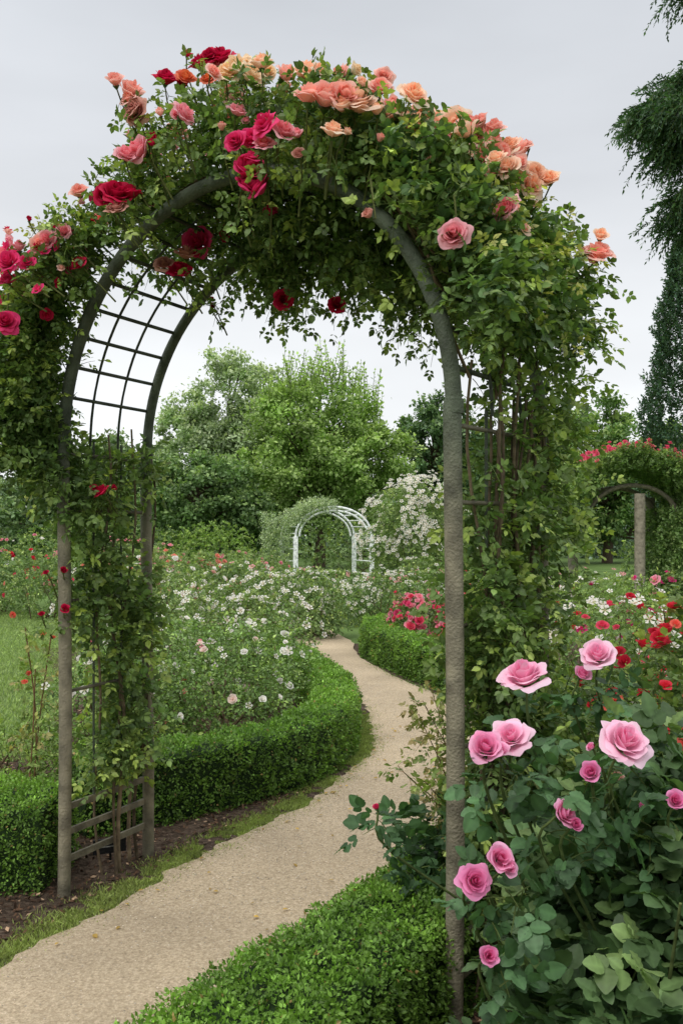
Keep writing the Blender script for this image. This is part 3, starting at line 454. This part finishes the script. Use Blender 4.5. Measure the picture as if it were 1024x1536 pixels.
# ------------------------------------------------------------------ trees
def tree(name,x,y,H,crowns,nc,nlf,ll,col,young,tr=.25,cr=.16,T=LQ,upright=0.,zlow=.6,var=.22):
    mb=MB(); b=np.array([x,y,0.]); tp=np.array([x,y,H*.8]); trunk=spline([b,b+[.1,0,H*.25],b+[-.15,.1,H*.5],tp],14); tube(mb,trunk,np.linspace(tr,tr*.2,14),s2l(92,80,66),9,1)
    PP=[];DD=[];CR=[]
    tot=sum(c[3]*c[5] for c in crowns)
    for (cx,cy,cz,rx,ry,rz) in crowns:
        n=int(nc*rx*rz/tot); P,d=ell((cx,cy,cz),(rx,ry,rz),n,.5,.25,2.2,x,zlow); PP.append(P);DD.append(d);CR.append(np.full(len(P),cr*min(rx,rz)))
    P=np.concatenate(PP);D=np.concatenate(DD);R=np.concatenate(CR)*rng.uniform(.6,1.4,len(P))
    for k in range(0,len(P),3):
        z=max(.15*H,min(P[k,2]*.75,H*.75)); a=trunk[np.argmin(abs(trunk[:,2]-z))]; tube(mb,spline([a,(a+P[k])/2+[0,0,-.1],P[k]],6),np.linspace(tr*.28,.015,6),s2l(88,78,62),5,1,False)
    N=len(P); q=rng.normal(size=(N,nlf,3))*.5; q=q*R[:,None,None]*np.array([1,1,.75+upright]); C=np.asarray(col)*np.exp(rng.normal(size=(N,1,1))*var)*np.exp(rng.normal(size=(N,nlf,1))*.16)
    hy=(q[...,2:3]>R[:,None,None]*.2)&(rng.random((N,nlf,1))<.6); C=np.where(hy,np.asarray(young)*np.exp(rng.normal(size=(N,nlf,1))*.15),C)
    L=(P[:,None]+q).reshape(-1,3); ax=nrm(D[:,None]*.4+rng.normal(size=(N,nlf,3))*.8+UP*(upright-.1)).reshape(-1,3); ok=L[:,2]>.1
    nn=nrm(rng.normal(size=(N*nlf,3))*.6+UP*.7+np.repeat(D,nlf,0)*.4)
    mb.inst(T,L[ok],frame(ax[ok],nn[ok]),ll*rng.uniform(.6,1.4,ok.sum()),C.reshape(-1,3)[ok],0); return mb
LG=s2l(124,148,82); LGY=s2l(158,178,110)
mb=tree('t',-1.0,42,9.6,[(-1.0,42,5.2,2.9,3,3.4),(-2.5,42,4.2,2.0,2.2,2.8),(.9,42,4.4,2.1,2.3,3.1)],300,170,.18,LG,LGY,.28,.2)
P=np.c_[rng.uniform(-3.6,1.8,150),42+rng.normal(size=150)*1.6,np.zeros(150)]; P[:,2]=8.0-((P[:,0]+.9)/3.2)**2*1.9+rng.uniform(-.6,.4,150); sprigs(mb,P,rv(150)*.25+UP,rng.uniform(.9,1.8,150),14,.18,LG,LGY,compound=False,T=LQ,stemr=.02,droop=0); mb.build('deciduous_tree')
tree('t',-6.2,52,11.6,[(-6.2,52,8.2,2.8,2.6,3.6),(-4.2,52,6.5,2.2,2.2,3.0),(-8.2,52,6,2.2,2.2,3.2)],300,150,.2,s2l(140,156,120),s2l(174,184,148),.35,.2).build('deciduous_tree')  # pale, greyed leaf colours carry painted distance haze
tree('t',-5.9,39,5.4,[(-5.9,39,2.9,2.2,2,2.3),(-4.2,39.5,2.2,1.4,1.6,1.7)],240,150,.17,s2l(88,112,68),s2l(122,144,88),.25,.2).build('deciduous_tree')
tree('t',-12,46,6.2,[(-11.5,46,3.5,2.8,2,2.6),(-15.5,46,2.6,2.2,2,1.9)],220,150,.2,s2l(96,118,80),s2l(130,148,100),.25,.2).build('deciduous_tree')
tree('t',4.9,47,9.0,[(4.9,47,5.4,1.9,2.2,3.6),(6.5,47,4.0,2.0,2,2.8)],260,150,.2,s2l(82,106,72),s2l(110,132,88),.3,.2).build('deciduous_tree')
tree('t',9.4,46,7.2,[(9.4,46,4.0,2.4,2.2,3.0)],200,150,.2,s2l(94,120,70),s2l(130,152,92),.3,.2).build('deciduous_tree')
tree('t',14.2,50,9.0,[(13.8,50,5.0,2.8,2.6,3.6),(17.5,50,4.2,2.4,2.2,3.0)],280,150,.22,s2l(92,120,66),s2l(130,150,88),.3,.2).build('deciduous_tree')
# cypress
mb=MB(); tube(mb,[[13.0,35,0],[13.0,35,6],[13.0,35,12]],[.3,.2,.05],s2l(80,64,52),8,1); N=3600; z=rng.uniform(.4,12.4,N)**1.; f=np.clip((13.0-z)/8,0,1)**.65; a=rng.uniform(0,2*pi,N); r=1.75*f*rng.uniform(.6,1,N)*(.8+.4*vnoise(np.c_[a,z*.7,z*0],1.2,2)); P=np.c_[13.0+r*np.cos(a),35+r*np.sin(a),z]; D=np.c_[np.cos(a)*.5,np.sin(a)*.5,np.ones(N)]
sprigs(mb,P,D+rv(N)*.25,rng.uniform(.25,.5,N),10,.14,s2l(54,78,60),s2l(76,100,74),compound=False,T=LQ,stemr=.01,droop=0,yf=.2); mb.build('cypress_tree')
# drooping conifer: trunk stands outside the frame on the right
mb=MB(); tr=spline([(8.0,15,0),(7.9,15,4),(8.1,15,8),(8.0,15,13)],14); tube(mb,tr,np.linspace(.32,.1,14),s2l(88,70,56),10,1)
BR=[((8,15,8.2),(6.2,14.8,9.0),(4.7,14.7,8.15)),((8,15,7.9),(6.3,14.4,8.5),(4.9,14.2,7.9)),((8,15,8.6),(6.4,15.3,9.0),(5.0,15.4,8.4)),((8,15,8.5),(6.8,14.9,9.0),(5.5,14.9,8.7)),((8,15,8.0),(6.6,14.9,8.6),(5.2,14.9,7.8)),((8,15,7.6),(6.6,14.8,8.2),(5.2,14.7,7.5)),((8,15,7.1),(6.8,14.8,7.5),(5.4,14.8,6.9)),((8,15,7.0),(6.8,15.3,7.4),(5.6,15.5,6.8)),((8,15,6.4),(7.0,15.,6.8),(5.7,15,6.5)),((8,15,10.4),(7.0,15,11.0),(5.5,14.9,10.35)),((8,15,10.2),(7.0,14.6,10.8),(5.7,14.5,10.3)),((8,15,9.5),(9.3,14.5,9.8),(10.5,14,9)),((8,15,8),(9.2,15.5,8.4),(10.6,16,7.6)),((8,15,9.2),(7.9,16.5,9.6),(7.7,17.8,8.8)),((8,15,8.6),(8.3,13.7,9),(8.5,12.4,8.2)),((8,15,6.2),(9.3,14.8,6.4),(10.3,14.6,5.6)),((8,15,11.5),(7.2,15.4,12),(6.5,15.6,11.6))]
for b in BR:
    pts=spline(b,24); tube(mb,pts,np.linspace(.09,.015,24),s2l(86,70,56),6,1); n=420; k=rng.integers(5,24,n); P=pts[k]+rng.normal(size=(n,3))*[.17,.26,.06]
    d0=nrm(np.array(b[2])-np.array(b[0])); sprigs(mb,P,rv(n)*.5+d0*.7+UP*.05,rng.uniform(.22,.42,n),16,.085,s2l(48,74,48),s2l(72,100,60),compound=False,T=LQN,stemr=.006,droop=.65,yf=.35,upw=.6,tw=1.3)
    n=160; k=rng.integers(8,24,n); P=pts[k]+rng.normal(size=(n,3))*[.15,.24,.05]; sprigs(mb,P,rv(n)*.4-UP+d0*.35,rng.uniform(.25,.5,n),16,.08,s2l(44,68,46),s2l(66,92,58),compound=False,T=LQN,stemr=.006,droop=.2,yf=.3,upw=.4,tw=1.4)
mb.build('drooping_conifer')
# distant wood
mb=MB()
for k in range(70):
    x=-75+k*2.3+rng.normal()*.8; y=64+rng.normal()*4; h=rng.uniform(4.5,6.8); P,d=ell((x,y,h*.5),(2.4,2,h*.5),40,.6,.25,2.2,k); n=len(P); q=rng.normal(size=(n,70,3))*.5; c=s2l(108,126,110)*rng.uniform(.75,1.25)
    tube(mb,[[x,y,0],[x,y,h*.6]],.15,s2l(80,72,62),5,1)
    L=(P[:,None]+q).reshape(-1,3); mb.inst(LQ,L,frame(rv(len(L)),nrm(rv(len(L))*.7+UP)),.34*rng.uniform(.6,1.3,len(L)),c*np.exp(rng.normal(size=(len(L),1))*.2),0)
mb.build('distant_trees')
# ------------------------------------------------------------------ sky, sun, camera
w=bpy.data.worlds.new("World"); bpy.context.scene.world=w; w.use_nodes=True; nt=w.node_tree; nt.nodes.clear(); N=nt.nodes; L=nt.links
out=N.new('ShaderNodeOutputWorld'); sky=N.new('ShaderNodeTexSky'); sky.sky_type='NISHITA'; sky.sun_disc=False; EL=math.radians(55); RO=math.radians(215); sky.sun_elevation=EL; sky.sun_rotation=RO
b1=N.new('ShaderNodeBackground'); b1.inputs[1].default_value=.12; L.new(sky.outputs[0],b1.inputs[0])
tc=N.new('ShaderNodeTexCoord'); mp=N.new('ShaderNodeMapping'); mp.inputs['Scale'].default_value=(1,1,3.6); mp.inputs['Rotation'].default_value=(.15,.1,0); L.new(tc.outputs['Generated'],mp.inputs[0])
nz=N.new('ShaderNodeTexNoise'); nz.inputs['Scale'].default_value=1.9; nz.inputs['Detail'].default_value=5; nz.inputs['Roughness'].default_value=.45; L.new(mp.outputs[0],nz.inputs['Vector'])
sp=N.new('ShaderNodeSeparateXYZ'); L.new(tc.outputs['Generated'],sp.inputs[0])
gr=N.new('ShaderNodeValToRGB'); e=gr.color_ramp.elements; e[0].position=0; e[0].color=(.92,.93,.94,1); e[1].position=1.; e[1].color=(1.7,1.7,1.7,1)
for p_,c_ in((.22,(.83,.845,.86,1)),(.36,(.71,.73,.76,1)),(.52,(.60,.625,.66,1)),(.75,(1.4,1.42,1.45,1))): x=e.new(p_); x.color=c_  # ramp raised toward the zenith, above the view, to add light on the ground
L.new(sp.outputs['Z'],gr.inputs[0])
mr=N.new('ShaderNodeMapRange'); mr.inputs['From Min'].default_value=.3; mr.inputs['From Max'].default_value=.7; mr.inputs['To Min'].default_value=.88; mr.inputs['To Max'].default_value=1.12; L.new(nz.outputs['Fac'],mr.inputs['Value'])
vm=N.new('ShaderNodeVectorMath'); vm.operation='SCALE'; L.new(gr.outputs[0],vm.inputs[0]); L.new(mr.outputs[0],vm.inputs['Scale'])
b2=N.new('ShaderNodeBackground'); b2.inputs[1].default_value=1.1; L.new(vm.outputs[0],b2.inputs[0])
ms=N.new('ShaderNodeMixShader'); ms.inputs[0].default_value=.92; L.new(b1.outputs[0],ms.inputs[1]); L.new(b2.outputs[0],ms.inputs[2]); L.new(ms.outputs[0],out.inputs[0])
sd=bpy.data.lights.new('sun','SUN'); sd.energy=1.5; sd.angle=math.radians(25); sd.color=(1,.96,.9); so=bpy.data.objects.new('sun',sd); bpy.context.scene.collection.objects.link(so)
from mathutils import Vector
dv=Vector((math.cos(EL)*math.sin(RO),math.cos(EL)*math.cos(RO),math.sin(EL))); so.rotation_euler=dv.to_track_quat('Z','Y').to_euler(); so.location=(0,0,20)
cam=bpy.data.cameras.new('camera'); co=bpy.data.objects.new('camera',cam); bpy.context.scene.collection.objects.link(co); bpy.context.scene.camera=co
co.location=(0,0,1.6); co.rotation_euler=(pi/2,0,0); cam.sensor_fit='VERTICAL'; cam.sensor_height=36; cam.lens=1400/1536*36; cam.shift_y=32/1536; cam.clip_start=.05; cam.clip_end=2000
sc=bpy.context.scene; sc.view_settings.view_transform='Standard'; sc.view_settings.look='None'; sc.view_settings.exposure=0
